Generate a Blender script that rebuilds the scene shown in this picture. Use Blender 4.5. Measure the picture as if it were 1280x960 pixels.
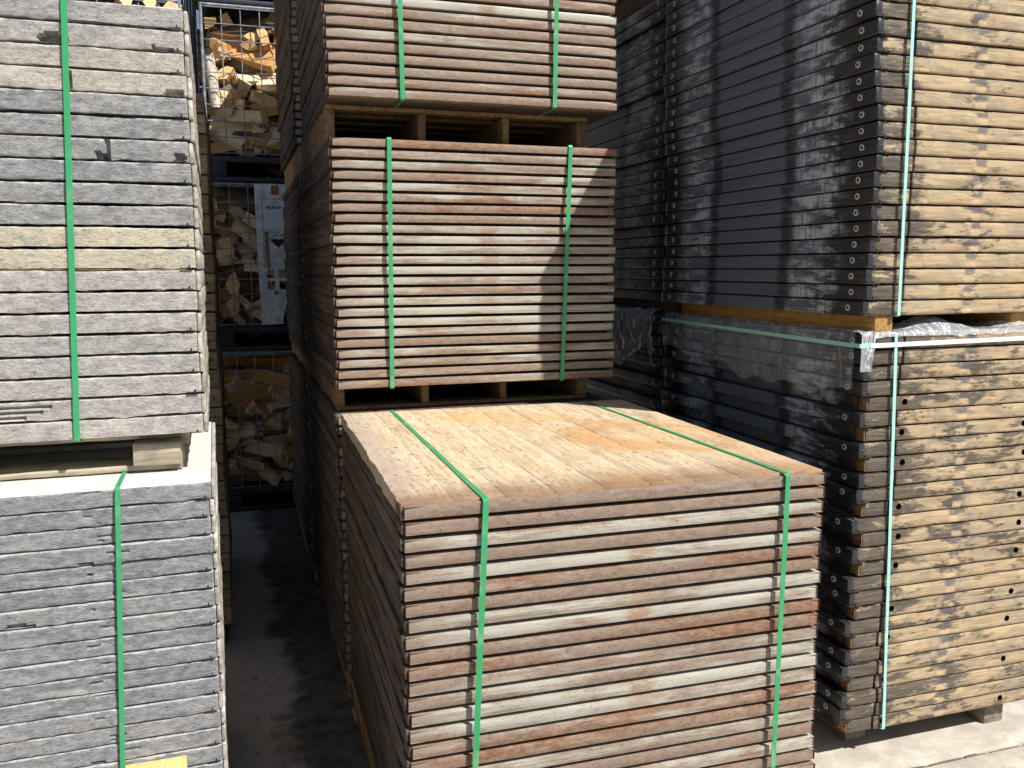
import bpy, bmesh, math, random
from mathutils import Vector, Matrix, noise

for o in list(bpy.data.objects):
    bpy.data.objects.remove(o)
SC = bpy.context.scene
COL = SC.collection
rnd = random.Random(7)

# ------------------------------------------------------------------ camera
YAW, PITCH, ROLL = .3107, .133, .0036
cam_d = bpy.data.cameras.new("camera")
cam_d.sensor_width = 36.0
cam_d.lens = 1086.35 / 1280 * 36.0
cam_d.clip_start = .05
cam_d.clip_end = 500
cam = bpy.data.objects.new("camera", cam_d)
COL.objects.link(cam)
_r = Vector((math.cos(YAW), -math.sin(YAW), 0))
_d = Vector((math.sin(YAW), math.cos(YAW), 0))
_u = Vector((0, 0, 1))
_f = _d * math.cos(PITCH) - _u * math.sin(PITCH)
_u2 = _d * math.sin(PITCH) + _u * math.cos(PITCH)
_R = _r * math.cos(ROLL) - _u2 * math.sin(ROLL)
_U = _r * math.sin(ROLL) + _u2 * math.cos(ROLL)
_M = Matrix((_R, _U, -_f)).transposed().to_4x4()
_M.translation = Vector((0, 0, 1.55))
cam.matrix_world = _M
SC.camera = cam

# ------------------------------------------------------------------ light
SUN_AZ, SUN_EL = math.radians(38.3), math.radians(48)      # azimuth measured from -y towards +x
to_sun = Vector((math.sin(SUN_AZ) * math.cos(SUN_EL), -math.cos(SUN_AZ) * math.cos(SUN_EL), math.sin(SUN_EL)))
sun_d = bpy.data.lights.new("sun", 'SUN')
sun_d.energy = 5.0
sun_d.angle = math.radians(.5)
sun_d.color = (1.0, .965, .91)
sun = bpy.data.objects.new("sun", sun_d)
COL.objects.link(sun)
sun.rotation_euler = (-to_sun).to_track_quat('-Z', 'Y').to_euler()
W = bpy.data.worlds.new("World")
SC.world = W
W.use_nodes = True
sky = W.node_tree.nodes.new("ShaderNodeTexSky")
sky.sky_type = 'NISHITA'
sky.sun_disc = False
sky.sun_elevation = SUN_EL
sky.sun_rotation = math.atan2(to_sun.x, to_sun.y)
bg = W.node_tree.nodes["Background"]
bg.inputs[1].default_value = .058
W.node_tree.links.new(sky.outputs[0], bg.inputs[0])
SC.view_settings.view_transform = 'Standard'
SC.view_settings.look = 'None'
SC.view_settings.exposure = .55
SC.view_settings.gamma = 1
SC.view_settings.use_curve_mapping = False


# ------------------------------------------------------------------ material helper
def srgb(r, g, b):
    def l(c):
        c /= 255
        return c / 12.92 if c <= .04045 else ((c + .055) / 1.055) ** 2.4
    return (l(r), l(g), l(b), 1)


class N:
    def __init__(s, name, rough=.7, spec=.4):
        s.m = bpy.data.materials.new(name)
        s.m.use_nodes = True
        s.t = s.m.node_tree
        s.b = s.t.nodes["Principled BSDF"]
        s.b.inputs["Roughness"].default_value = rough
        s.b.inputs["Specular IOR Level"].default_value = spec
        s.tc = s.t.nodes.new("ShaderNodeTexCoord")
        s.oi = s.t.nodes.new("ShaderNodeObjectInfo")
        s.obj = s.tc.outputs["Object"]
        s.rand = s.oi.outputs["Random"]
        s.color = s.oi.outputs["Color"]

    def n(s, typ, **ins):
        q = s.t.nodes.new(typ)
        for k, v in ins.items():
            s.set(q, k, v)
        return q

    def set(s, q, k, v):
        i = q.inputs[int(k[1:])] if k[0] == '_' else q.inputs[k]
        if hasattr(v, "is_output"):
            s.t.links.new(v, i)
        else:
            i.default_value = v

    def math(s, op, a, b=0.0, clamp=False):
        q = s.t.nodes.new("ShaderNodeMath")
        q.operation = op
        q.use_clamp = clamp
        s.set(q, "_0", a)
        s.set(q, "_1", b)
        return q.outputs[0]

    def vec(s, sc=(1, 1, 1), shift=True, src=None):
        """object coordinates, stretched, shifted by a per-object random amount"""
        q = s.t.nodes.new("ShaderNodeVectorMath")
        q.operation = 'MULTIPLY'
        s.set(q, "_0", src or s.obj)
        s.set(q, "_1", sc)
        if not shift:
            return q.outputs[0]
        a = s.t.nodes.new("ShaderNodeVectorMath")
        a.operation = 'MULTIPLY'
        s.set(a, "_0", s.rand)
        s.set(a, "_1", (173.1, 91.7, 57.3))
        c = s.t.nodes.new("ShaderNodeVectorMath")
        c.operation = 'ADD'
        s.set(c, "_0", q.outputs[0])
        s.set(c, "_1", a.outputs[0])
        return c.outputs[0]

    def sep(s, src=None):
        q = s.n("ShaderNodeSeparateXYZ", _0=src or s.obj)
        return q.outputs

    def noise(s, v, scale=1, detail=4, rough=.55, dist=0):
        q = s.n("ShaderNodeTexNoise", Vector=v, Scale=scale, Detail=detail, Roughness=rough, Distortion=dist)
        return q.outputs[0]

    def step(s, x, a, b):
        q = s.t.nodes.new("ShaderNodeMapRange")
        q.interpolation_type = 'SMOOTHSTEP'
        s.set(q, "_0", x)
        s.set(q, "_1", a)
        s.set(q, "_2", b)
        return q.outputs[0]

    def lin(s, x, a, b, c, d):
        q = s.t.nodes.new("ShaderNodeMapRange")
        for k, v in zip(("_0", "_1", "_2", "_3", "_4"), (x, a, b, c, d)):
            s.set(q, k, v)
        return q.outputs[0]

    def mix(s, f, a, b, mode='MIX'):
        q = s.t.nodes.new("ShaderNodeMix")
        q.data_type = 'RGBA'
        q.blend_type = mode
        q.clamp_factor = True
        s.set(q, "_0", f)
        s.set(q, "_6", a)
        s.set(q, "_7", b)
        return q.outputs[2]

    def gray(s, x):
        return s.n("ShaderNodeCombineColor", _0=x, _1=x, _2=x).outputs[0]

    def out(s, col=None, rough=None, bump=None, strength=.4, dist=.002, metal=None):
        if col is not None:
            s.set(s.b, "Base Color", col)
        if rough is not None:
            s.set(s.b, "Roughness", rough)
        if metal is not None:
            s.set(s.b, "Metallic", metal)
        if bump is not None:
            q = s.n("ShaderNodeBump", Strength=strength, Distance=dist, Height=bump)
            s.t.links.new(q.outputs[0], s.b.inputs["Normal"])
        return s.m


def band(k, x, c, w, soft):
    """1 within w of c"""
    d = k.math('ABSOLUTE', k.math('SUBTRACT', x, c))
    return k.math('SUBTRACT', 1.0, k.step(d, w, k.math('ADD', w, soft) if hasattr(w, "is_output") else w + soft))


WB, DB = 1.027, 1.209


def m_channel():
    k = N("rusty_steel_channel", .55)
    cc = k.n("ShaderNodeSeparateColor", _0=k.color).outputs
    pale = cc[0]
    streak = k.noise(k.vec((1.5, 3, 46)), 1.5, 5, .6)
    patch = k.noise(k.vec((2.6, 2, 12)), 1.9, 6, .68, .3)
    f = k.math('ADD', k.math('MULTIPLY', streak, .42), k.math('MULTIPLY', patch, .58))
    f = k.math('ADD', f, k.math('MULTIPLY', k.math('SUBTRACT', pale, .5), .62))
    fleck = k.noise(k.vec((18, 8, 120)), 1.5, 7, .72)
    f = k.math('ADD', f, k.math('MULTIPLY', k.math('SUBTRACT', fleck, .5), .22))
    mask = k.step(f, .43, .63)
    spot = k.noise(k.vec((26, 34, 60)), 1.6, 8, .74)
    rust = k.step(k.noise(k.vec((1.6, 3, 7)), 1.5, 6, .65), .46, .58)
    rust = k.math('MULTIPLY', rust, k.step(cc[1], .15, .75))
    brown = k.mix(k.step(spot, .40, .64), srgb(138, 120, 105), srgb(120, 102, 88))
    rusty = k.mix(k.step(spot, .38, .62), srgb(142, 108, 85), srgb(110, 82, 66))
    brown = k.mix(rust, brown, rusty)
    orange = k.step(k.noise(k.vec((5, 3, 14), True), 1.3, 5, .68), .62, .72)
    brown = k.mix(k.math('MULTIPLY', orange, .6), brown, srgb(176, 130, 86))
    grain = k.noise(k.vec((5, 6, 260)), 1.5, 5, .66)
    palec = k.mix(k.step(grain, .2, .8), srgb(150, 146, 134), srgb(184, 181, 169))
    col = k.mix(mask, brown, palec)
    x = k.sep()[0]
    wob = k.noise(k.vec((12, 9, 46)), 2, 5, .65)
    amt = k.math('MULTIPLY', k.math('MULTIPLY', cc[2], k.step(wob, .34, .5)), k.lin(mask, 0, 1, .15, 1))
    bl = band(k, x, WB * .53, k.lin(wob, .3, .75, .0, .035), .03)
    col = k.mix(k.math('MULTIPLY', bl, amt), col, srgb(146, 118, 96))
    # duller end sections
    e = k.step(k.math('ADD', x, k.math('MULTIPLY', k.math('SUBTRACT', wob, .4), .25)), .0, .17)
    col = k.mix(k.math('MULTIPLY', k.math('SUBTRACT', 1.0, e), .8), col, srgb(140, 121, 107))
    pit = k.noise(k.vec((1, 1, 1)), 210, 4, .7)
    col = k.mix(k.math('MULTIPLY', k.step(pit, .55, .66), k.lin(mask, 0, 1, .75, .4)), col, srgb(82, 60, 50))
    return k.out(col, k.lin(mask, 0, 1, .58, .36), k.math('ADD', pit, k.math('MULTIPLY', spot, .4)), .22, .001)


def m_deck(name, tone_a, tone_b):
    k = N(name, .85, .2)
    g = k.noise(k.vec((90, 3, 60)), 1.4, 6, .65, .4)
    p = k.noise(k.vec((3, 2.2, 22)), 2, 5, .6)
    col = k.mix(k.step(g, .3, .7), tone_a, tone_b)
    col = k.mix(k.math('MULTIPLY', k.step(p, .5, .68), .7), col, srgb(112, 92, 78))
    col = k.mix(k.math('MULTIPLY', k.step(p, .48, .3), .7), col, srgb(52, 45, 41))
    v = k.lin(k.rand, 0, 1, .75, 1.25)
    col = k.mix(1.0, col, k.gray(v), 'MULTIPLY')
    return k.out(col, None, g, .6, .003)


def m_top_plank():
    k = N("bare_deck_plank", .75, .25)
    X = k.sep()
    g = k.noise(k.vec((60, 3.5, 20), False), 2.2, 7, .65, .5)
    big = k.noise(k.vec((1, 1, 1), False), 3.2, 5, .6, .6)
    col = k.mix(k.step(g, .3, .7), srgb(174, 152, 122), srgb(212, 194, 164))
    col = k.mix(k.math('MULTIPLY', k.step(big, .52, .66), .6), col, srgb(204, 158, 98))
    # old orange water mark around (0.62, 0.5)
    v2 = k.n("ShaderNodeVectorMath", _0=k.obj, _1=(-.80, -.55, 0))
    v2.operation = 'ADD'
    ln = k.t.nodes.new("ShaderNodeVectorMath")
    ln.operation = 'LENGTH'
    k.set(ln, "_0", v2.outputs[0])
    rr = k.math('ADD', ln.outputs["Value"], k.math('MULTIPLY', k.math('SUBTRACT', big, .5), .55))
    ring = band(k, rr, .20, .02, .05)
    col = k.mix(k.math('MULTIPLY', ring, .6), col, srgb(186, 136, 82))
    inside = k.step(rr, .26, .14)
    col = k.mix(k.math('MULTIPLY', inside, .35), col, srgb(198, 160, 108))
    # weathered margins
    mg = k.noise(k.vec((1, 1, 1), False), 9, 5, .65)
    dx = k.math('ADD', X[0], k.math('MULTIPLY', k.math('SUBTRACT', mg, .5), .16))
    ed = k.step(dx, .13, .0)
    col = k.mix(k.math('MULTIPLY', ed, .8), col, srgb(164, 150, 138))
    dy = k.math('ADD', X[1], k.math('MULTIPLY', k.math('SUBTRACT', mg, .5), .22))
    ey = k.step(dy, .20, .0)
    col = k.mix(k.math('MULTIPLY', ey, .85), col, srgb(128, 98, 74))
    er = k.step(k.math('SUBTRACT', dx, k.math('MULTIPLY', dy, .35)), .62, 1.0)
    col = k.mix(k.math('MULTIPLY', er, .4), col, srgb(168, 136, 102))
    smudge = k.step(k.noise(k.vec((5, 2, 1), False), 1.8, 7, .7, .5), .54, .68)
    col = k.mix(k.math('MULTIPLY', smudge, .65), col, srgb(156, 136, 112))
    dots = k.noise(k.vec((1, .5, 1), False), 75, 4, .7)
    col = k.mix(k.math('MULTIPLY', k.step(dots, .54, .66), k.lin(mg, .35, .65, .3, .9)), col, srgb(110, 84, 62))
    saw = k.noise(k.vec((4, 150, 1), False), 1.2, 3, .6)
    col = k.mix(k.math('MULTIPLY', k.step(saw, .55, .7), .3), col, srgb(160, 134, 104))
    col = k.mix(1.0, col, k.gray(k.lin(k.rand, 0, 1, .965, 1.02)), 'MULTIPLY')
    return k.out(col, None, g, .35, .002)


def m_crust():
    k = N("grey_crusted_board", .85, .25)
    tone = k.n("ShaderNodeSeparateColor", _0=k.color).outputs
    big = k.noise(k.vec((2.2, 3, 14)), 1.6, 7, .66)
    mid = k.noise(k.vec((14, 10, 30)), 2.4, 7, .7)
    fine = k.noise(k.vec((.6, 1, 1.2)), 190, 5, .72, 1.2)
    scr = k.noise(k.vec((9, 20, 120)), 1.4, 6, .7)
    cool = k.mix(k.step(mid, .3, .7), srgb(106, 109, 115), srgb(152, 154, 158))
    warm = k.mix(k.step(mid, .3, .7), srgb(164, 157, 150), srgb(202, 195, 187))
    col = k.mix(k.math('ADD', tone[0], k.math('MULTIPLY', k.math('SUBTRACT', big, .5), .9)), cool, warm)
    col = k.mix(k.math('MULTIPLY', k.step(big, .56, .74), .8), col, srgb(194, 190, 182))
    col = k.mix(k.math('MULTIPLY', tone[1], k.step(mid, .3, .6)), col, srgb(196, 186, 154))
    col = k.mix(k.math('MULTIPLY', k.step(fine, .52, .66), .6), col, srgb(70, 70, 73))
    col = k.mix(k.math('MULTIPLY', k.step(scr, .63, .70), .6), col, srgb(214, 211, 204))
    col = k.mix(k.math('MULTIPLY', k.step(scr, .40, .30), .5), col, srgb(74, 73, 74))
    tan = k.step(k.noise(k.vec((8, 7, 30)), 1.3, 6, .72), .69, .74)
    col = k.mix(k.math('MULTIPLY', tan, .8), col, srgb(200, 164, 128))
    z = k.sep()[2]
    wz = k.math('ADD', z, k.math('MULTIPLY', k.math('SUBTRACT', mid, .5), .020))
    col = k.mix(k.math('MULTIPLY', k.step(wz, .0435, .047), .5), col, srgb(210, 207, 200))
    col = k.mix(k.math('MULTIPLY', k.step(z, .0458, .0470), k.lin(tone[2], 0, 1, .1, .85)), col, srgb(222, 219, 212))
    h = k.math('ADD', k.math('MULTIPLY', fine, 1.0), k.math('ADD', k.math('MULTIPLY', mid, .5), k.math('MULTIPLY', scr, .5)))
    return k.out(col, None, h, .9, .005)


def m_dfront():
    k = N("stained_tan_beam", .75, .3)
    g = k.noise(k.vec((5, 30, 90)), 1.6, 6, .68, .4)
    p = k.noise(k.vec((6, 7, 20)), 1.25, 9, .76, .3)
    q = k.noise(k.vec((4.5, 5, 11), True), 2.1, 7, .7, .5)
    r = k.noise(k.vec((6, 5, 14), True), 1.7, 7, .7, .3)
    col = k.mix(k.step(g, .3, .72), srgb(146, 128, 101), srgb(186, 165, 131))
    col = k.mix(k.math('MULTIPLY', k.step(q, .54, .66), .5), col, srgb(186, 150, 118))
    col = k.mix(k.math('MULTIPLY', k.step(r, .46, .60), .55), col, srgb(132, 124, 112))
    tone = k.n("ShaderNodeSeparateColor", _0=k.color).outputs
    x = k.sep()[0]
    near = k.math('MAXIMUM', k.step(x, .25, .08), k.math('MULTIPLY', band(k, x, .37, .02, .07), .45))
    near = k.math('SUBTRACT', k.math('MULTIPLY', near, .13), .045)
    thr = k.math('SUBTRACT', k.lin(tone[0], 0, 1, .63, .42), near)
    dark = k.step(p, thr, k.math('ADD', thr, .10))
    col = k.mix(k.math('MULTIPLY', dark, .85), col, k.mix(k.step(g, .35, .65), srgb(40, 38, 38), srgb(78, 74, 71)))
    scr = k.step(k.noise(k.vec((16, 20, 60)), 1.5, 6, .72), .62, .69)
    col = k.mix(k.math('MULTIPLY', scr, .6), col, srgb(200, 178, 140))
    x = k.sep()[0]
    z = k.sep()[2]
    # handling scars about a hand's width from the slot, and the dowel a third of the way along
    for c, w0, am in ((.368, .026, 1.0),):
        wob = k.noise(k.vec((15, 14, 34)), 2, 6, .7)
        bl = k.math('MULTIPLY', band(k, x, c, k.lin(wob, .32, .7, .0, w0), .012), k.step(wob, .36, .48))
        zz = k.step(k.math('ADD', z, k.math('MULTIPLY', k.math('SUBTRACT', p, .5), .03)), .017, .027)
        col = k.mix(k.math('MULTIPLY', bl, k.lin(zz, 0, 1, .1, .75 * am)), col, srgb(82, 82, 88))
        col = k.mix(k.math('MULTIPLY', bl, k.lin(zz, 0, 1, .6 * am, .0)), col, srgb(206, 180, 138))
    ez = k.step(k.math('ADD', z, k.math('MULTIPLY', k.math('SUBTRACT', p, .5), .012)), .0075, .003)
    col = k.mix(k.math('MULTIPLY', ez, .55), col, srgb(84, 66, 50))
    h = k.math('ADD', g, k.math('MULTIPLY', p, 1.2))
    return k.out(col, k.lin(dark, 0, 1, .8, .5), h, .5, .002)


def m_dside():
    k = N("black_coated_plank", .40, .5)
    y = k.sep()[1]
    z = k.sep()[2]
    st = k.noise(k.vec((60, 2.6, 150)), 1.2, 7, .70, .3)
    p = k.noise(k.vec((4, 4.2, 16)), 1.6, 8, .72, .4)
    v = k.noise(k.vec((20, 62, 5)), 1.3, 5, .66)
    wob = k.noise(k.vec((8, 7, 38)), 2, 6, .7)
    yj = k.math('ADD', y, k.math('MULTIPLY', k.math('SUBTRACT', p, .5), .22))
    mid = k.math('MULTIPLY', k.step(yj, .12, .30), k.step(yj, 1.16, 1.02))
    col = k.mix(k.step(st, .35, .75), srgb(24, 26, 30), srgb(50, 53, 61))
    col = k.mix(k.math('MULTIPLY', mid, k.lin(st, .3, .7, .55, .95)), col, srgb(100, 108, 124))  # bluish sky sheen painted into the coating, ends left black
    zone = k.math('MULTIPLY', k.step(yj, .10, .20), k.step(yj, .42, .33))
    zone = k.math('MAXIMUM', zone, k.math('MULTIPLY', k.step(yj, .86, .93), k.step(yj, 1.15, 1.05)))
    worn = k.math('MULTIPLY', k.math('MULTIPLY', k.step(p, .44, .58), k.step(v, .30, .56)), zone)
    col = k.mix(k.math('MULTIPLY', worn, .85), col, srgb(182, 188, 198))  # pale scuffs, silvered further to add to the painted sheen
    thin = k.step(k.noise(k.vec((20, 9, 150)), 1.4, 6, .7), .62, .68)
    col = k.mix(k.math('MULTIPLY', thin, .55), col, srgb(150, 156, 166))
    for c in (.40, .845):
        bl = k.math('MULTIPLY', band(k, y, c, k.lin(wob, .3, .7, .0, .028), .03), k.step(wob, .3, .5))
        col = k.mix(k.math('MULTIPLY', bl, .75), col, srgb(26, 27, 32))
    edge = k.step(k.noise(k.vec((8, 14, 90)), 1.7, 6, .72), .66, .72)
    col = k.mix(k.math('MULTIPLY', edge, .6), col, srgb(150, 122, 92))
    ez = k.math('MULTIPLY', k.step(z, .005, .002), k.step(wob, .48, .58))
    col = k.mix(k.math('MULTIPLY', ez, .45), col, srgb(120, 98, 78))
    return k.out(col, k.lin(worn, 0, 1, .34, .6), k.math('ADD', st, k.math('MULTIPLY', p, .5)), .35, .002)


def m_wood(name, a, b, sc=(4, 60, 60), rough=.75, dark=None, amt=.5):
    k = N(name, rough, .25)
    g = k.noise(k.vec(sc), 1.3, 6, .62, .5)
    p = k.noise(k.vec((7, 7, 7)), 1.2, 4, .6)
    col = k.mix(k.step(g, .3, .7), a, b)
    if dark:
        col = k.mix(k.math('MULTIPLY', k.step(p, .5, .66), amt), col, dark)
    col = k.mix(1.0, col, k.gray(k.lin(k.rand, 0, 1, .78, 1.12)), 'MULTIPLY')
    return k.out(col, None, g, .5, .002)


def m_strap(name, c, rough=.38):
    k = N(name, rough, .5)
    g = k.noise(k.vec((300, 300, 4)), 1, 3, .5)
    d = k.noise(k.vec((9, 9, 9)), 1.5, 4, .6)
    col = k.mix(k.math('MULTIPLY', k.step(d, .5, .8), .25), c, srgb(200, 205, 190))
    wv = k.noise(k.vec((1, 1, 1)), 400, 2, .5)
    return k.out(col, None, k.math('ADD', g, wv), .15, .0005)


def m_split():
    k = N("split_firewood", .75, .25)
    g = k.noise(k.vec((4, 80, 80)), 1.4, 7, .66, .4)
    p = k.noise(k.vec((6, 12, 12)), 1.2, 5, .6)
    pale = k.mix(k.step(g, .3, .7), srgb(214, 190, 154), srgb(238, 222, 194))
    warm = k.mix(k.step(g, .3, .7), srgb(178, 124, 70), srgb(214, 166, 104))
    grey = k.mix(k.step(g, .3, .7), srgb(128, 106, 82), srgb(176, 154, 124))
    col = k.mix(k.step(k.rand, .58, .68), pale, warm)
    col = k.mix(k.step(k.rand, .80, .86), col, grey)
    col = k.mix(k.math('MULTIPLY', k.step(p, .54, .68), .55), col, srgb(180, 124, 70))
    return k.out(col, None, g, .6, .003)


def m_birch():
    k = N("birch_bark", .8, .2)
    s = k.noise(k.vec((10, 60, 60)), 1.0, 4, .6)
    l = k.noise(k.vec((60, 9, 9)), 1.2, 4, .6)
    col = k.mix(k.step(s, .4, .7), srgb(176, 166, 152), srgb(222, 214, 202))
    col = k.mix(k.step(l, .58, .64), col, srgb(52, 44, 40))
    return k.out(col, None, l, .5, .002)


def m_galv(name="galvanised_steel", lo=(120, 128, 138), hi=(176, 184, 192)):
    k = N(name, .5, .5)
    a = k.noise(k.vec((1, 1, 1)), 22, 5, .65)
    b = k.noise(k.vec((1, 1, .35)), 9, 5, .65)
    col = k.mix(k.step(a, .35, .7), srgb(*lo), srgb(*hi))
    col = k.mix(k.math('MULTIPLY', k.step(b, .6, .7), .55), col, srgb(122, 104, 76))
    return k.out(col, None, a, .2, .001, metal=0)


def m_plain(name, c, rough=.6, var=.25, scale=30, spec=.4):
    k = N(name, rough, spec)
    a = k.noise(k.vec((1, 1, 1)), scale, 5, .65)
    col = k.mix(1.0, c, k.gray(k.lin(a, .25, .75, 1 - var, 1 + var)), 'MULTIPLY')
    return k.out(col, None, a, .3, .002)


def m_film():
    k = N("clear_film", .16, .7)
    a = k.noise(k.vec((1, 1, .45)), 9, 6, .68, 1.4)
    f = k.noise(k.vec((1, 1, .6)), 30, 4, .6, 1.2)
    crease = k.math('ABSOLUTE', k.math('SUBTRACT', a, .5))
    ridge = k.step(crease, .022, .0)
    k.set(k.b, "Base Color", srgb(214, 217, 222))
    al = k.math('ADD', k.lin(f, .3, .7, .11, .19), k.math('MULTIPLY', ridge, .26))
    cr = k.n('ShaderNodeSeparateColor', _0=k.color).outputs[0]
    al = k.math('MULTIPLY', al, cr, True)
    k.set(k.b, "Alpha", al)
    q = k.n("ShaderNodeBump", Strength=.5, Distance=.006, Height=k.math('ADD', crease, k.math('MULTIPLY', f, .3)))
    k.t.links.new(q.outputs[0], k.b.inputs["Normal"])
    return k.m


def m_concrete():
    k = N("yard_concrete", .85, .25)
    pos = k.n("ShaderNodeNewGeometry").outputs["Position"]
    P = k.sep(pos)
    v = lambda s: k.vec(s, False, pos)
    a = k.noise(v((1, 1, 1)), 1.7, 6, .62)
    b = k.noise(v((1, 1, 1)), 11, 6, .66)
    c = k.noise(v((1, 1, 1)), 120, 4, .65)
    col = k.mix(k.step(b, .3, .72), srgb(166, 158, 146), srgb(196, 188, 174))
    col = k.mix(k.math('MULTIPLY', k.step(a, .5, .7), .35), col, srgb(150, 146, 138))
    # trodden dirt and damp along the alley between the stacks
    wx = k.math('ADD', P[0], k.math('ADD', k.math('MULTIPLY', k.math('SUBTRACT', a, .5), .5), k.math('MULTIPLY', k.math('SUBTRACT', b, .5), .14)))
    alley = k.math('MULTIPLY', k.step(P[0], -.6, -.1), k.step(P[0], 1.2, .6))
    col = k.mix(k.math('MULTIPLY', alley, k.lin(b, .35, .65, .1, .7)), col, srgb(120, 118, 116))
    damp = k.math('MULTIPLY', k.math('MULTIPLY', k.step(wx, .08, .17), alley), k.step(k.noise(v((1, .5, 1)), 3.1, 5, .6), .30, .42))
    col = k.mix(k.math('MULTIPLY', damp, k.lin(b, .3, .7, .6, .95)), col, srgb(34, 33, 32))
    col = k.mix(k.math('MULTIPLY', k.step(c, .57, .7), .45), col, srgb(112, 104, 94))
    rough = k.lin(damp, 0, 1, .88, .6)
    return k.out(col, rough, k.math('ADD', b, k.math('MULTIPLY', c, .5)), .5, .004)


M = dict(
    channel=m_channel(),
    deck=m_deck("weathered_deck_edge", srgb(62, 52, 45), srgb(94, 82, 73)),
    top=m_top_plank(),
    crust=m_crust(),
    sidestrip=m_wood("pale_side_strip", srgb(132, 127, 118), srgb(190, 184, 174), (60, 4, 60), .8, srgb(110, 100, 90)),
    dfront=m_dfront(),
    dside=m_dside(),
    endgrain=m_wood("brown_end_grain", srgb(118, 88, 58), srgb(166, 130, 88), (50, 50, 50), .8, srgb(60, 46, 36), .8),
    pallet=m_wood("tan_pallet_wood", srgb(134, 106, 72), srgb(176, 146, 104), (60, 4, 60), .8, srgb(92, 74, 54)),
    pallet_shade=m_wood("shade_darkened_pallet_wood", srgb(104, 82, 56), srgb(142, 116, 82), (60, 4, 60), .8, srgb(72, 58, 42)),  # pallet wood darkened, puts shade into the colour of the two set-back pallets
    pallet_grey=m_wood("grey_pallet_wood", srgb(140, 130, 112), srgb(186, 174, 152), (4, 60, 60), .8, srgb(110, 98, 82)),
    pallet_dark=m_wood("dark_pallet_wood", srgb(78, 62, 46), srgb(110, 90, 68), (5, 60, 60), .8, srgb(50, 42, 34)),
    timber=m_wood("orange_timber", srgb(164, 122, 66), srgb(200, 158, 98), (60, 3, 60), .7, srgb(140, 100, 56)),
    pine=m_wood("fresh_pine", srgb(206, 172, 112), srgb(228, 198, 140), (60, 60, 4), .65, srgb(196, 150, 90)),
    greywood=m_wood("grey_old_bearer", srgb(104, 96, 84), srgb(142, 132, 116), (50, 4, 50), .9, srgb(80, 74, 66)),
    backstack=m_wood("brown_stored_timber", srgb(132, 114, 90), srgb(176, 156, 126), (10, 60, 60), .85, srgb(96, 80, 62), .6),
    green=m_strap("green_strap", srgb(48, 146, 92)),
    teal=m_strap("turquoise_strap", srgb(150, 204, 198), .45),
    white=m_strap("white_strap", srgb(214, 222, 224), .45),
    split=m_split(),
    logend=m_wood("sawn_log_end", srgb(208, 166, 114), srgb(234, 202, 152), (40, 40, 40), .75, srgb(172, 120, 68), .5),
    bark=m_wood("brown_bark", srgb(96, 78, 62), srgb(146, 124, 100), (6, 40, 40), .9, srgb(46, 38, 32), .7),
    birch=m_birch(),
    wire=m_galv("galvanised_wire", (96, 102, 110), (150, 156, 164)),
    plate=m_galv("galvanised_plate", (176, 186, 198), (222, 230, 238)),
    black=m_plain("black_plastic", srgb(38, 42, 52), .45, .3, 12),
    metal=m_plain("bolt_metal", srgb(176, 178, 184), .45, .3, 90),
    hole=m_plain("dark_hole_shade", srgb(42, 30, 22), .9, .3, 60),  # near-black colour paints in the shade inside holes and bolt sockets
    clip=m_plain("rusted_staple", srgb(46, 38, 34), .7, .3, 90),
    paper=m_plain("faded_sticker", srgb(205, 214, 226), .7, .12, 60),
    ink=m_plain("black_print", srgb(26, 27, 30), .6, .2, 60),
    worn=m_plain("worn_print", srgb(120, 128, 138), .6, .2, 60),
    film=m_film(),
    concrete=m_concrete(),
    dirt=m_plain("joint_dirt", srgb(104, 96, 80), .95, .4, 60),
    chips=m_wood("wood_chip", srgb(116, 100, 78), srgb(160, 144, 118), (40, 40, 40), .8),
)


# ------------------------------------------------------------------ geometry helpers
def lin(a, b, n, bev):
    if n <= 1:
        return [a, b]
    return [a, a + bev] + [a + bev + (b - a - 2 * bev) * i / (n - 2) for i in range(1, n - 2)] + [b - bev, b] if n > 2 else [a, (a + b) / 2, b]


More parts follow.
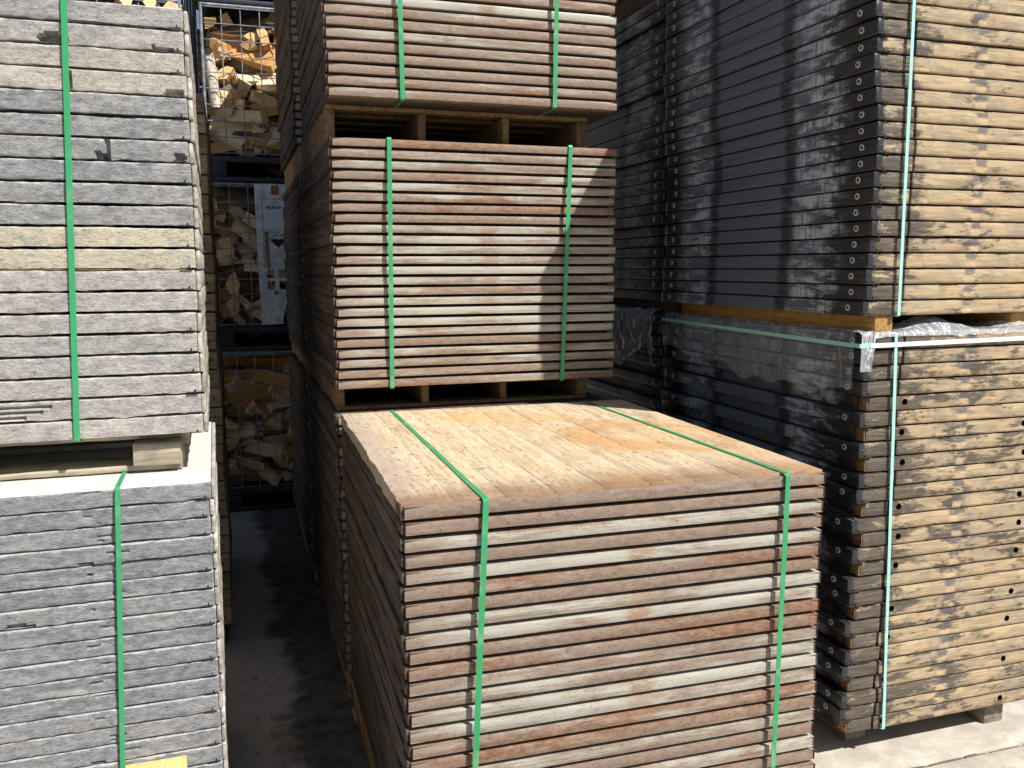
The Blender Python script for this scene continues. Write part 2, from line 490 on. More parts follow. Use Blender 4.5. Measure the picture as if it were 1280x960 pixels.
class MB:
    """collects boxes, prisms and grids into one mesh"""
    def __init__(s):
        s.v, s.f, s.mi = [], [], []

    def rbox(s, lo, hi, n=(3, 3, 3), bev=.003, amp=0, freq=20, seed=0, mi=0, fn=None):
        """a box with rounded, uneven edges"""
        ax = [lin(lo[i], hi[i], n[i], bev) for i in range(3)]
        L = [len(a) - 1 for a in ax]
        idx = {}
        off = Vector((seed * 13.7, seed * 7.1, seed * 3.3))

        def vid(i, j, l):
            key = (i, j, l)
            if key in idx:
                return idx[key]
            p = Vector((ax[0][i], ax[1][j], ax[2][l]))
            ext = [(t == 0) + 2 * (t == L[q]) for q, t in enumerate(key)]
            cnt = sum(1 for e in ext if e)
            if cnt >= 2:
                k = bev * (.3 if cnt == 2 else .42)
                for q in range(3):
                    if ext[q] == 1:
                        p[q] += k
                    elif ext[q] == 2:
                        p[q] -= k
            if amp:
                p += noise.noise_vector(p * freq + off) * amp
            if fn:
                p = fn(p, ext)
            idx[key] = len(s.v)
            s.v.append(p)
            return idx[key]
        for q in range(3):
            a, b = [(1, 2), (2, 0), (0, 1)][q]
            for side in (0, L[q]):
                for i in range(L[a]):
                    for j in range(L[b]):
                        quad = []
                        for di, dj in ((0, 0), (1, 0), (1, 1), (0, 1)):
                            k = [0, 0, 0]
                            k[q] = side
                            k[a] = i + di
                            k[b] = j + dj
                            quad.append(vid(*k))
                        if side == 0:
                            quad.reverse()
                        s.f.append(quad)
                        s.mi.append(mi)
        return s

    def tube(s, a, b, r, n=6, mi=0, cap=True):
        a, b = Vector(a), Vector(b)
        d = (b - a).normalized()
        u = d.orthogonal().normalized()
        w = d.cross(u)
        base = len(s.v)
        for p in (a, b):
            for i in range(n):
                t = 2 * math.pi * i / n
                s.v.append(p + (u * math.cos(t) + w * math.sin(t)) * r)
        for i in range(n):
            j = (i + 1) % n
            s.f.append([base + i, base + j, base + n + j, base + n + i])
            s.mi.append(mi)
        if cap:
            s.f.append([base + i for i in reversed(range(n))])
            s.f.append([base + n + i for i in range(n)])
            s.mi += [mi, mi]
        return s

    def prism(s, rings, mis, cap_mi=0):
        """rings: list of equal-length point loops; mis: material per side"""
        base = len(s.v)
        n = len(rings[0])
        for r in rings:
            s.v += [Vector(p) for p in r]
        for k in range(len(rings) - 1):
            for i in range(n):
                j = (i + 1) % n
                s.f.append([base + k * n + i, base + k * n + j, base + (k + 1) * n + j, base + (k + 1) * n + i])
                s.mi.append(mis[i])
        s.f.append([base + i for i in reversed(range(n))])
        s.f.append([base + (len(rings) - 1) * n + i for i in range(n)])
        s.mi += [cap_mi, cap_mi]
        return s

    def mesh(s, name, mats, smooth=None):
        m = bpy.data.meshes.new(name)
        m.from_pydata(s.v, [], s.f)
        for q in mats if isinstance(mats, (list, tuple)) else [mats]:
            m.materials.append(q)
        m.polygons.foreach_set("material_index", s.mi)
        bm = bmesh.new()
        bm.from_mesh(m)
        bmesh.ops.recalc_face_normals(bm, faces=bm.faces)
        bm.to_mesh(m)
        bm.free()
        if smooth:
            m.polygons.foreach_set("use_smooth", [True] * len(m.polygons))
            m.set_sharp_from_angle(angle=math.radians(smooth))
        m.update()
        return m


def box_mesh(name, lo, hi, mat, bev=.003, n=(3, 3, 3), amp=0, freq=20, seed=0, smooth=35, fn=None):
    return MB().rbox(lo, hi, n, bev, amp, freq, seed, 0, fn).mesh(name, mat, smooth)


def props(o, label=None, cat=None, group=None, kind=None):
    if label:
        o["label"] = label
    if cat:
        o["category"] = cat
    if group:
        o["group"] = group
    if kind:
        o["kind"] = kind
    return o


def empty(name, loc, rz=0, label=None, cat=None, group=None):
    o = bpy.data.objects.new(name, None)
    COL.objects.link(o)
    o.empty_display_size = .05
    o.location = loc
    o.rotation_euler = (0, 0, rz)
    return props(o, label, cat, group)


def part(name, mesh, parent=None, loc=(0, 0, 0), color=None, rot=None):
    o = bpy.data.objects.new(name, mesh)
    COL.objects.link(o)
    o.location = loc
    if rot:
        o.rotation_euler = rot
    if parent:
        o.parent = parent
    if color:
        o.color = color
    return o


ORD = ("top first second third fourth fifth sixth seventh eighth ninth tenth eleventh twelfth thirteenth fourteenth fifteenth "
       "sixteenth seventeenth eighteenth nineteenth twentieth twenty-first twenty-second twenty-third twenty-fourth "
       "twenty-fifth twenty-sixth twenty-seventh twenty-eighth twenty-ninth thirtieth").split()


def place_label(i, n):
    return "topmost" if i == 0 else ("lowest" if i == n - 1 else ORD[i + 1] + " from top")


# ------------------------------------------------------------------ the ground
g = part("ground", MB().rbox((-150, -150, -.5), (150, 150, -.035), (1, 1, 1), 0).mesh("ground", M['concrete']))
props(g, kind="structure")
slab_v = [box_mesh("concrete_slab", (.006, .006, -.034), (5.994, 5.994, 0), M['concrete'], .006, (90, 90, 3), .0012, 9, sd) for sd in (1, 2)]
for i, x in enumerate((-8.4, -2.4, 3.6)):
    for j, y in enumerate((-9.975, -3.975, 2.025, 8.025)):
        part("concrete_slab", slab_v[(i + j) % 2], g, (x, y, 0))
# dirt lying in the joint between the two slabs in view
jb = MB()
for q in range(160):
    x = -2 + q * .035
    jb.rbox((x, 2.017 + rnd.uniform(-.004, .004), -.03), (x + .05, 2.033 + rnd.uniform(-.004, .006), -.004 + rnd.uniform(-.004, .003)), (2, 2, 2), .004, .002, 40, q)
props(part("joint_dirt", jb.mesh("joint_dirt", M['dirt'], 40), g), kind="stuff")


# ------------------------------------------------------------------ rust-brown boards with a steel channel along the front
PB = .0375
ch_mesh = []
for sd in range(4):
    def warp(p, ext, sd=sd):
        p.z += .0005 * math.sin(p.x * 5 + sd * 2)
        p.y += .0010 * noise.noise(Vector((p.x * 6, sd * 9, 0)))
        if ext[1] == 1:                                   # the steel turns the corner in a small radius
            e = min(p.x, WB - p.x)
            if e < .009:
                p.y += .006 * (1 - e / .009) ** 2
        return p
    ch_mesh.append(box_mesh("edge_channel", (0, 0, .0052), (WB, .06, .0318), M['channel'], .0011, (26, 3, 3), .0002, 30, sd, 40, warp))
deck_mesh = []
for sd in range(4):
    def rag(p, ext, sd=sd):
        if ext[0] == 1:
            p.x += .0028 * noise.noise(Vector((p.y * 7, p.z * 8, sd * 5))) + .0012 * noise.noise(Vector((p.y * 60, p.z * 30, sd)))
        return p
    deck_mesh.append(box_mesh("deck", (-.006, .046, 0), (WB - .004, DB, .0369), M['deck'], .003, (4, 40, 4), .001, 25, sd, 30, rag))
blk_mesh = box_mesh("corner_block", (-.009, .008, .006), (-.001, .06, .034), M['deck'], .002, (3, 3, 3), .001, 60, 2)


def b_board(loc, rz, label, group, pale, i, zs=1.0, ys=1.0, top=False):
    t = empty("production_board", loc, rz, label, "board", group)
    t.scale = (1, ys, zs)
    c = (pale, rnd.random(), rnd.choice((0, .25, .6, .9)), 1)
    part("edge_channel", ch_mesh[i % 4], t, color=c)
    if top:
        for q in range(9):
            w = (WB + .006) / 9
            x0 = -.006 + q * w

            def rag2(p, ext, q=q):
                if q == 0 and ext[0] == 1:
                    p.x += .006 * noise.noise(Vector((p.y * 7, p.z * 30, 3))) + .006 * noise.noise(Vector((p.y * 38, p.z * 70, 1)))
                p.z += .0012 * noise.noise(Vector((p.x * 5 + q * 9, p.y * 2.5, 2)))
                return p
            part("plank", box_mesh("plank", (x0 + .0003, .014, 0), (x0 + w - .0003, DB, .0372), M['top'], .0008, (4, 44, 3), .0005, 25, q, 30, rag2), t)
    else:
        part("deck", deck_mesh[(i * 3 + 1) % 4], t)
    part("corner_block", blk_mesh, t)
    return t


def b_stack(desc, group, n, x, y, ztop, rz, pitch, ys=1.0, jx=.004, jy=.003, lean=0, top_planks=False, pales=None, wave=.0):
    for i in range(n):
        z = ztop - (i + 1) * pitch
        p = pales[i % len(pales)] if pales else rnd.uniform(.3, .7)
        look = "pale streaked" if p > .52 else "rusty"
        dx, dy = rnd.uniform(-jx, jx) + lean * i, rnd.uniform(-jy, jy) + wave * math.sin(math.pi * (i + .5) / n)
        if i in (0, n - 1):
            dy = -.002
        lx = x + dx * math.cos(rz) - dy * math.sin(rz)
        ly = y + dx * math.sin(rz) + dy * math.cos(rz)
        b_board((lx, ly, z), rz + rnd.uniform(-.0012, .0012), f"{look} steel-edged board, {place_label(i, n)} in {desc}", group, p, i, pitch / PB, ys, top_planks and i == 0)


P1 = .0361
FS = dict(x=.322, y=1.742, z=1.0611, rz=-.0169)           # front stack
pal1 = [.34, .38, .60, .33, .61, .35, .33, .58, .62, .32, .36, .47, .53, .66, .57, .45, .35, .52, .30, .58, .33, .55, .36, .5, .4, .45]
b_stack("the bare-topped front stack", "boards of the low front stack", 26, FS['x'], FS['y'], FS['z'], FS['rz'], P1,
        lean=.0005, top_planks=True, pales=pal1, jx=.004, wave=.010)
P2 = .0353
pal2 = [.30, .48, .5, .46, .56, .46, .36, .34, .52, .60, .52, .55, .70, .55, .48, .56, .66, .68, .6, .34, .55, .5, .36, .42]
b_stack("the stack under a slanting shadow", "boards of the middle-height stack", 24, .338, 2.979, 1.983, .006, P2, pales=pal2, jx=.005, wave=.014)
pal3 = [.5] * 13 + [.44, .46, .74, .44, .38, .52, .36, .38, .36, .40, .42]
b_stack("the top centre stack", "boards of the top centre stack", 24, .330, 2.985, 2.108 + 24 * PB, -.0096, PB, pales=pal3, jx=.005, wave=.010)
b_stack("the shaded stack behind the front one", "boards behind the low front stack", 25, .334, 2.985, 1.050, .0, PB, jx=.004)
b_stack("the far bottom alley stack", "boards of the far bottom stack", 25, .326, 4.235, 1.045, .004, PB, jx=.005)
b_stack("the far middle alley stack", "boards of the far middle stack", 23, .328, 4.240, 1.985, .002, PB, jx=.005)
b_stack("the far top stack by firewood", "boards of the far top stack", 26, .315, 4.235, 3.095, .0, PB, jx=.006)


def pallet(name, label, x0, x1, y0, y1, z0, z1, sx, sw, mat, slat=.016, front_slat=True, group=None, top=True, bottom=True):
    """stringers along the depth, thin boards across"""
    t = empty(name, (0, 0, 0), 0, label, "pallet", group)
    a = z0 + (slat if bottom else 0)
    b = z1 - (slat if top else 0)
    for q, x in enumerate(sx):
        part("stringer", box_mesh("stringer", (x, y0, a), (x + sw[q], y1, b), mat, .003, (3, 16, 3), .0015, 14, q + x), t)
    n = 7
    w = .095
    for q in range(n):
        y = y0 + (y1 - y0 - w) * q / (n - 1)
        if bottom and q in (0, 3, 6):
            part("slat", box_mesh("slat", (x0, y - .004, z0 + .0005), (x1, y + w, z0 + slat - .0008), mat, .002, (20, 3, 3), .0012, 12, q), t)
        if top:
            part("slat", box_mesh("slat", (x0, y - .003, b + .0008), (x1, y + w, z1 - .0008), mat, .002, (20, 3, 3), .0012, 12, q + 9), t)
    return t


SW = (.030, .027, .026, .040)
pallet("wooden_pallet", "tan wooden pallet under the strapped stack at the top centre", .334, 1.300, 3.115, 4.15, 1.984, 2.107, (.334, .655, .968, 1.259), SW, M['pallet_shade'], bottom=False)
pallet("wooden_pallet", "shaded wooden pallet just above the bare sunlit wooden top", .338, 1.290, 3.075, 4.15, 1.051, 1.134, (.336, .643, .940, 1.248), SW, M['pallet_shade'], top=False, slat=.014)
pallet("wooden_pallet", "wooden pallet carrying the low front rusty stack", .34, 1.33, 1.80, 2.92, .0, .1215, (.345, .65, .97, 1.29), SW, M['pallet'])
pallet("wooden_pallet", "wooden pallet at the foot of the shaded stack behind the low front one", .345, 1.33, 3.02, 4.15, .0, .1115, (.345, .65, .97, 1.29), SW, M['pallet'])
pallet("wooden_pallet", "wooden pallet at the foot of the far bottom stack", .335, 1.33, 4.26, 5.40, .0, .1065, (.335, .65, .97, 1.29), SW, M['pallet'])
pallet("wooden_pallet", "wooden pallet between the far bottom and far middle stacks", .336, 1.33, 4.26, 5.40, 1.046, 1.1215, (.336, .65, .97, 1.29), SW, M['pallet'], top=False)
pallet("wooden_pallet", "wooden pallet between the far middle and far top stacks", .330, 1.33, 4.26, 5.40, 1.986, 2.119, (.330, .65, .97, 1.29), SW, M['pallet'], top=False)


# ------------------------------------------------------------------ straps
def strap(name, label, pts, wdir, width, mat, group=None, thick=.0011):
    """flat ribbon along pts; wdir = direction across the ribbon"""
    P = [Vector(p) for p in pts]
    wd = Vector(wdir).normalized()
    mb = MB()
    rings = []
    for i, p in enumerate(P):
        t = (P[min(i + 1, len(P) - 1)] - P[max(i - 1, 0)]).normalized()
        w = (wd - t * wd.dot(t)).normalized()
        nrm = t.cross(w).normalized()
        tw = .0025 * math.sin(i * 1.3)
        a = w * width / 2
        b = nrm * thick / 2
        rings.append([p - a - b, p + a - b + nrm * tw * .2, p + a + b + nrm * tw * .2, p - a + b])
    mb.prism(rings, [0] * 4)
    o = part(name, mb.mesh(name, mat))
    return props(o, label, "strap", group)


def sub(a, b, n):
    a, b = Vector(a), Vector(b)
    return [a.lerp(b, i / n) for i in range(n)]


def loop_strap(label, xt, xb, yf, yb, zt, zb, mat, width=.0165, xback=None, group="green straps round the stacks", n=12, bow=0.0, yback=True):
    """up the back, over the top, down the front, a little way under"""
    xk = xt if xback is None else xback
    e = .0016
    pts = []
    if yback:
        pts += sub((xk, yb + .004, zb), (xk, yb + .004, zt - .004), 8)
        pts += [(xk, yb + .002, zt + e)]
    pts += sub((xk, yb - .004, zt + e), (xt, yf + .006, zt + e), n)
    pts += [(xt, yf + .004, zt + e), (xt, yf - .002, zt - .002)]
    f = sub((xt, yf - .003, zt - .005), (xb, yf - .003, zb + .003), n)
    for i, p in enumerate(f):
        p.y -= bow * math.sin(math.pi * i / n)
    pts += f
    pts += [(xb, yf - .0025, zb + .002), (xb, yf + .004, zb - e)]
    pts += sub((xb, yf + .012, zb - e), (xk, yb, zb - e), 6)
    return strap("plastic_strap", label, pts, (1, 0, 0), width, mat, group)


def fsy(x):
    return FS['y'] + (x - FS['x']) * math.tan(FS['rz'])


zb1 = FS['z'] - 26 * P1
loop_strap("green strap over the bare wooden top, nearer its left edge", .497, .452, fsy(.497) - .005, fsy(.5) + DB, FS['z'], zb1, M['green'], xback=.509, width=.0132)
loop_strap("green strap over the bare wooden top, nearer its right edge", 1.240, 1.226, fsy(1.24) - .005, fsy(1.2) + DB, FS['z'], zb1, M['green'], xback=1.222, width=.0130)
loop_strap("left green strap of the middle-height stack, wholly in sun", .526, .518, 2.975, 4.19, 1.983, 1.1358, M['green'], width=.0148)
loop_strap("right green strap of the middle-height stack, half in shadow", 1.180, 1.150, 2.979, 4.19, 1.983, 1.1358, M['green'], width=.0148)
loop_strap("left green strap of the strapped stack at the top centre", .566, .575, 2.976, 4.19, 2.108 + 24 * PB, 2.108, M['green'], width=.0152)
loop_strap("right green strap of the strapped stack at the top centre", 1.130, 1.115, 2.970, 4.19, 2.108 + 24 * PB, 2.108, M['green'], width=.0152)


# ------------------------------------------------------------------ grey crusted boards on the left
WA, DA, PA = 1.15, .86, .0499
core_mesh = []
for sd in range(6):
    def crust(p, ext, sd=sd):
        q = Vector((p.x * 7, p.y * 7, sd * 11.3))
        if ext[1] == 1:
            p.y += .0026 * noise.noise(Vector((p.x * 7, p.z * 20, sd * 4.1))) + .0012 * noise.noise(Vector((p.x * 50, p.z * 60, sd)))
            # chipped places along the lower edge
            ch = noise.noise(Vector((p.x * 5.5, 3.3, sd * 6.7)))
            if ext[2] == 1 and ch > .28:
                p.y += .02 * (ch - .28) / .3
                p.z += .012 * (ch - .28) / .3
        if ext[2] == 2:
            p.z += .0016 * noise.noise(q) + .0012 * noise.noise(q * 6)
        if ext[2] == 1:
            p.z += .0034 * noise.noise(q + Vector((3, 3, 3))) + .0034 * noise.noise(q * 4) + .0014
        return p
    core_mesh.append(box_mesh("board_core", (-WA, 0, .0022), (-.011, DA, .0474), M['crust'], .0022, (150, 8, 6), .0006, 60, sd, 40, crust))

def damaged(name, holes, sd):
    """a core with lumps broken out of its front: (x, half width, z from, z to, depth)"""
    def fn(p, ext):
        if ext[1] == 1:
            p.y += .0026 * noise.noise(Vector((p.x * 7, p.z * 20, sd * 4.1)))
            for hx, hw, z0, z1, dp in holes:
                e = hw * (1 + .5 * noise.noise(Vector((p.z * 90, hx * 20, sd))))
                if abs(p.x - hx) < e and z0 <= p.z <= z1:
                    p.y += dp
        if ext[2] == 1:
            p.z += .0034 * noise.noise(Vector((p.x * 8, 3, sd))) + .0034 * noise.noise(Vector((p.x * 30, 3, sd)))
        return p
    return box_mesh("board_core", (-WA, 0, .0022), (-.011, DA, .0474), M['crust'], .0022, (230, 6, 9), .0007, 60, sd, 40, fn)


DAMAGE = {1: damaged("board_core", ((-.285, .024, 0, .022, .030), (-.06, .02, 0, .010, .014)), 21),
          3: damaged("board_core", ((-.262, .008, .004, .044, .010), (-.04, .018, 0, .012, .016)), 22),
          6: damaged("board_core", ((-.186, .006, 0, .05, .012), (-.199, .012, 0, .016, .016), (-.03, .012, 0, .02, .012)), 23),
          18: damaged("board_core", ((-.41, .05, .018, .023, .010), (-.40, .06, .031, .035, .009), (-.43, .04, .008, .012, .009)), 24)}
LOWDMG = []
_r5 = random.Random(55)
for q in range(9):
    hs = []
    for e in range(_r5.choice((1, 2, 2, 3))):
        z0 = _r5.uniform(.008, .036)
        hs.append((_r5.uniform(-.285, -.205), _r5.uniform(.006, .024), z0, z0 + _r5.uniform(.004, .006), _r5.uniform(.003, .007)))
    if q % 3 == 0:
        hs.append((_r5.uniform(-.9, -.03), _r5.uniform(.010, .03), 0, _r5.uniform(.006, .012), .010))
    LOWDMG.append(damaged("board_core", hs, 31 + q))
strip_mesh = []
for sd in range(3):
    strip_mesh.append(box_mesh("side_strip", (-.0105, .010, .001), (.0, DA, .0465), M['sidestrip'], .003, (3, 30, 4), .0022, 30, sd, 40))
clip_mesh = MB().rbox((-.044, -.0030, .0030), (-.016, .004, .0052), (3, 2, 2), .0008, .0008, 90, 1).rbox((-.026, -.0034, .0048), (-.0238, .004, .0120), (2, 2, 3), .001, .0008, 90, 2).mesh("metal_clip", M['clip'])


def a_stack(desc, group, n, x, y, ztop, rz, pitch, tones, lean=0, jx=.003, jy=.003):
    for i in range(n):
        z = ztop - (i + 1) * pitch
        dx, dy = rnd.uniform(-jx, jx) + lean * i, rnd.uniform(-jy, jy)
        tw, ty = tones(i)
        look = "cream-stained grey" if ty > .3 else ("warm grey" if tw > .5 else "slate grey")
        t = empty("crusted_board", (x + dx, y + dy, z), rz + rnd.uniform(-.0012, .0012), f"{look} crusted board, {place_label(i, n)} in {desc}", "board", group)
        t.scale = (1, 1, pitch / PA)
        cm = core_mesh[(i * 5 + n) % 6]
        if n == 20:
            cm = DAMAGE.get(i, cm)
        else:
            cm = LOWDMG[(i * 4 + i // 9) % 9]
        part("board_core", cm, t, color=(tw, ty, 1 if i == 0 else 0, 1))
        part("side_strip", strip_mesh[i % 3], t)
        if i % 5 != 3:
            part("metal_clip", clip_mesh, t)


def tone_a2(i):
    w = [.35, .55, .6, .75, .1, .15, .2, .1, .15, .2, .7, .8, .7, .65, .6, .5, .6, .65, .6, .7][i]
    return w, (.75 if i in (10, 11) else (.25 if i in (2, 3) else .05))


a_stack("the upper left stack", "boards of the upper left stack", 20, -.067, 2.2337, 2.147, .016, PA, tone_a2, lean=-.0002)
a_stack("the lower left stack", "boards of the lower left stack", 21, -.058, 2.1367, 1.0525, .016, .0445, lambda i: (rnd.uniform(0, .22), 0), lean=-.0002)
zA2 = 2.147 - 20 * PA
loop_strap("green strap down the front of the upper left stack", -.324, -.360, 2.2260, 3.09, 2.147, zA2, M['green'], width=.0128)
zA1 = 1.0525 - 21 * .0445
loop_strap("green strap down the front of the lower left stack", -.2680, -.306, 2.1270, 2.99, 1.0525, zA1, M['green'], width=.0108, xback=-.275)
# pallet between the two left stacks: thick blocks and boards
t = empty("wooden_pallet", (0, 0, 0), 0, "weathered grey pallet with thick corner block between the two left stacks", "pallet")
for q, x in enumerate((-1.15, -.72, -.246)):
    for r, y in enumerate((2.262, 2.6, 2.92)):
        part("block", box_mesh("block", (x, y, 1.0705), (x + .112, y + .12, 1.1265), M['pallet_grey'], .004, (4, 4, 4), .0022, 16, q + 3 * r), t)
for y in (2.33, 2.64, 2.92):
    part("slat", box_mesh("slat", (-1.15, y - .004, 1.1272), (-.131, y + .12, zA2 - .001), M['pallet_grey'], .003, (24, 3, 3), .0016, 12, y), t)
for y in (2.285, 2.6, 2.91):
    part("slat", box_mesh("slat", (-1.15, y, 1.0545), (-.134, y + .125, 1.0697), M['pallet_grey'], .003, (24, 3, 3), .0016, 12, y + 5), t)
pallet("wooden_pallet", "wooden pallet under the lower left stack", -1.15, -.12, 2.18, 2.96, .0, zA1 - .0015, (-1.14, -.65, -.20), (.08, .08, .08), M['pallet_grey'])
props(part("pine_plank", box_mesh("pine_plank", (-.290, 2.103, 0), (-.152, 2.1255, .378), M['pine'], .002, (4, 3, 8), .001, 12, 3)),
      "fresh yellow pine offcut standing against the foot of the lower left stack", "plank")

# brown timber stack behind the left stacks, its right end showing beside the alley
tm = [box_mesh("timber_body", (-1.1, 0, .0015), (0, 1.2, h), M['backstack'], .004, (12, 6, 4), .002, 14, sd) for sd, h in enumerate((.0735, .0700, .0725))]
nail = MB().tube((-.028, -.003, .036), (-.028, .004, .036), .0045, 7).mesh("nail_head", M['clip'])
for i in range(28):
    t = empty("timber_board", (-.068 + .004 * math.sin(i * .9) + .0006 * i, 3.62 + rnd.uniform(-.006, .006), 2.215 - (i + 1) * .0757), 0,
              f"thick brown timber, {place_label(i, 28)} in the shaded stack by the firewood", "timber", "timbers stacked behind the left stacks")
    part("timber_body", tm[i % 3], t)
    part("nail_head", nail, t)
pallet("wooden_pallet", "wooden pallet under the shaded brown timber stack", -1.1, -.08, 3.66, 4.80, .0, .0945, (-1.08, -.6, -.14), (.06, .06, .06), M['pallet_dark'])


# ------------------------------------------------------------------ tan boards with black sides on the right
WD, DD, PD = .75, 1.236, .0467
HD = .0430


def holed_front(x0, x1, holes, seed):
    """front beam with round holes really cut into it"""
    bm = bmesh.new()
    n = 28
    loops = []

    def loop(pts):
        vs = [bm.verts.new(p) for p in pts]
        return vs, [bm.edges.new((vs[i], vs[(i + 1) % len(vs)])) for i in range(len(vs))]
    bt = [(x0 + (x1 - x0) * i / n, 0, .001) for i in range(n + 1)]
    tp = [(x1 + (x0 - x1) * i / n, 0, HD) for i in range(n + 1)]
    ov, oe = loop(bt + tp)
    edges = list(oe)
    hv = []
    for hx, hz, r in holes:
        vs, es = loop([(hx + r * math.cos(2 * math.pi * i / 14), 0, hz + r * math.sin(2 * math.pi * i / 14)) for i in range(14)])
        edges += es
        hv.append(vs)
    bmesh.ops.triangle_fill(bm, edges=edges, use_beauty=True)
    for f in bm.faces:
        f.material_index = 0
    back = [bm.verts.new((v.co.x, .036, v.co.z)) for v in ov]
    for i in range(len(ov)):
        j = (i + 1) % len(ov)
        bm.faces.new((ov[i], ov[j], back[j], back[i]))
    bm.faces.new(back)
    for vs in hv:
        bk = [bm.verts.new((v.co.x, .024, v.co.z)) for v in vs]
        for i in range(len(vs)):
            j = (i + 1) % len(vs)
            bm.faces.new((vs[i], bk[i], bk[j], vs[j])).material_index = 1
        bm.faces.new(bk).material_index = 1
    for v in bm.verts:
        if v.co.y < .001:
            v.co.z += .0012 * noise.noise(Vector((v.co.x * 14, seed, 1)))
            v.co.y += .0012 * noise.noise(Vector((v.co.x * 11, v.co.z * 30, seed)))
    bmesh.ops.recalc_face_normals(bm, faces=bm.faces)
    m = bpy.data.meshes.new("front_beam")
    bm.to_mesh(m)
    bm.free()
    m.materials.append(M['dfront'])
    m.materials.append(M['hole'])
    return m


def chip(sd):
    def fn(p, ext):
        if ext[1] == 1:
            p.y += .0015 * noise.noise(Vector((p.x * 12, p.z * 30, sd * 3)))
            c = noise.noise(Vector((p.x * 9, sd * 5.1, 2)))
            if ext[2] and c > .3:
                p.y += .016 * (c - .3) / .3
                p.z += (.006 if ext[2] == 1 else -.006) * (c - .3) / .3
        return p
    return fn


beam_n = [box_mesh("front_beam", (.121, 0, .001), (WD, .036, HD), M['dfront'], .0022, (60, 3, 4), .0006, 30, sd, 40, chip(sd)) for sd in range(4)]
beam_b = [holed_front(.110, WD, ((.143, .0235, .0105), (.622, .0235, .0105)), sd) for sd in range(2)]
blk_n = [box_mesh("corner_piece", (.004, .0015, .001), (.114, .036, HD), M['dfront'], .0025, (14, 3, 4), .0014, 40, sd + 5, 40, chip(sd + 7)) for sd in range(4)]
blk_b = [MB().rbox((.012, .002, .001), (.104, .040, HD), (14, 3, 4), .003, .0016, 40, sd + 5, 0, chip(sd + 9)).mesh("corner_piece", [M['dfront']], 40) for sd in range(3)]
endg = [box_mesh("end_grain", (.0085, .004, .002), (.0118, .041, HD - .001), M['endgrain'], .001, (2, 4, 4), .0012, 60, sd) for sd in range(2)]


def sidefn(sd):
    def fn(p, ext):
        if ext[0] == 1:
            p.x += .0016 * noise.noise(Vector((p.y * 4, p.z * 20, sd * 3)))
            if ext[2]:
                p.x += .002 * max(0, noise.noise(Vector((p.y * 25, sd, 4))))
        return p
    return fn


side_n = [box_mesh("side_plank", (-.018, -.001, .001), (.003, DD, HD), M['dside'], .002, (3, 60, 4), .0005, 30, sd, 40, sidefn(sd)) for sd in range(4)]
side_b = [box_mesh("side_plank", (.004, .042, .001), (.024, DD - .03, HD), M['dside'], .002, (3, 60, 4), .0005, 30, sd + 5, 40, sidefn(sd + 4)) for sd in range(3)]
ddeck = box_mesh("deck", (.026, .0445, .0004), (WD, DD - .032, .0464), M['dfront'], .002, (6, 10, 3), .0006, 20, 2)
bolt_m = MB().tube((-.0185, 0, .024), (-.0215, 0, .024), .0095, 12).tube((-.0215, 0, .024), (-.0222, 0, .024), .0048, 10, 1).mesh("bolt", [M['metal'], M['hole']])  # dark raised disc stands in for the shaded socket of the bolt
tab_m = MB().rbox((-.017, -.0045, .0010), (.030, .002, .0045), (4, 2, 2), .001, .0015, 60, 3).rbox((.006, -.0040, -.004), (.010, .003, .0085), (2, 2, 3), .001, .001, 60, 3).mesh("metal_clip", M['clip'])


def d_board(loc, rz, label, group, kind, i, dirty):
    t = empty("coated_board", loc, rz, label, "board", group)
    c = (dirty, rnd.random(), 0, 1)
    if kind == 'b':
        part("front_beam", beam_b[i % 2], t, color=c)
        part("corner_piece", blk_b[i % 3], t, color=(min(1, dirty + .25), 0, 0, 1))
        part("end_grain", endg[i % 2], t)
        part("side_plank", side_b[i % 3], t)
    else:
        part("front_beam", beam_n[i % 4], t, color=c)
        part("corner_piece", blk_n[i % 4], t, color=(min(1, dirty + .2), 0, 0, 1))
        part("side_plank", side_n[i % 4], t)
        part("bolt", bolt_m, t, (0, .062, 0))
        part("bolt", bolt_m, t, (0, DD - .075, 0))
        part("metal_clip", tab_m, t, (0, 0, 0 if i % 3 else .002))
    part("deck", ddeck, t)
    return t


def d_stack(desc, group, n, x, y, ztop, rz, kinds, lean=0, jx=.005, dirty=(.2, .5)):
    for i in range(n):
        kd = kinds[i % len(kinds)]
        z = ztop - (i + 1) * PD
        look = "tan board with round holes" if kd == 'b' else "tan board with black bolted side"
        d_board((x + .018 + lean(i) + rnd.uniform(-jx, jx), y + rnd.uniform(-.004, .004), z), rz + rnd.uniform(-.002, .002),
                f"{look}, {place_label(i, n)} in {desc}", group, kd, i, rnd.uniform(*dirty))


ZD1, ZD2 = 1.352, 1.404
d_stack("the lower right stack", "boards of the lower right stack", 27, 1.7625, 2.1164, ZD1, -.004, "nnnnbnbnbnnbnbnbnnbnbnnbnnbnn"[:27],
        lambda i: .014 * math.cos(i / 26 * math.pi / 2) - .016 * (i / 26), jx=.008, dirty=(.55, .95))
d_stack("the upper right stack", "boards of the upper right stack", 29, 1.7625, 2.1164, ZD2 + 29 * PD, .012, "n", lambda i: .012 * math.sin((28 - i) * .23) + .004, jx=.006, dirty=(.4, .7))
d_stack("the rear lower right stack", "boards of the rear lower right stack", 27, 1.752, 3.372, ZD1, 0, "nbnnnbnb", lambda i: 0, jx=.006)
d_stack("the rear upper right stack", "boards of the rear upper right stack", 27, 1.752, 3.372, ZD2 + 27 * PD, 0, "nnbnnnnnbbnn", lambda i: 0, jx=.006)


def bearer(label, lo, hi, mat, seed):
    return props(part("timber_bearer", box_mesh("timber_bearer", lo, hi, mat, .003, (4, 24, 4), .0016, 12, seed)), label, "bearer")


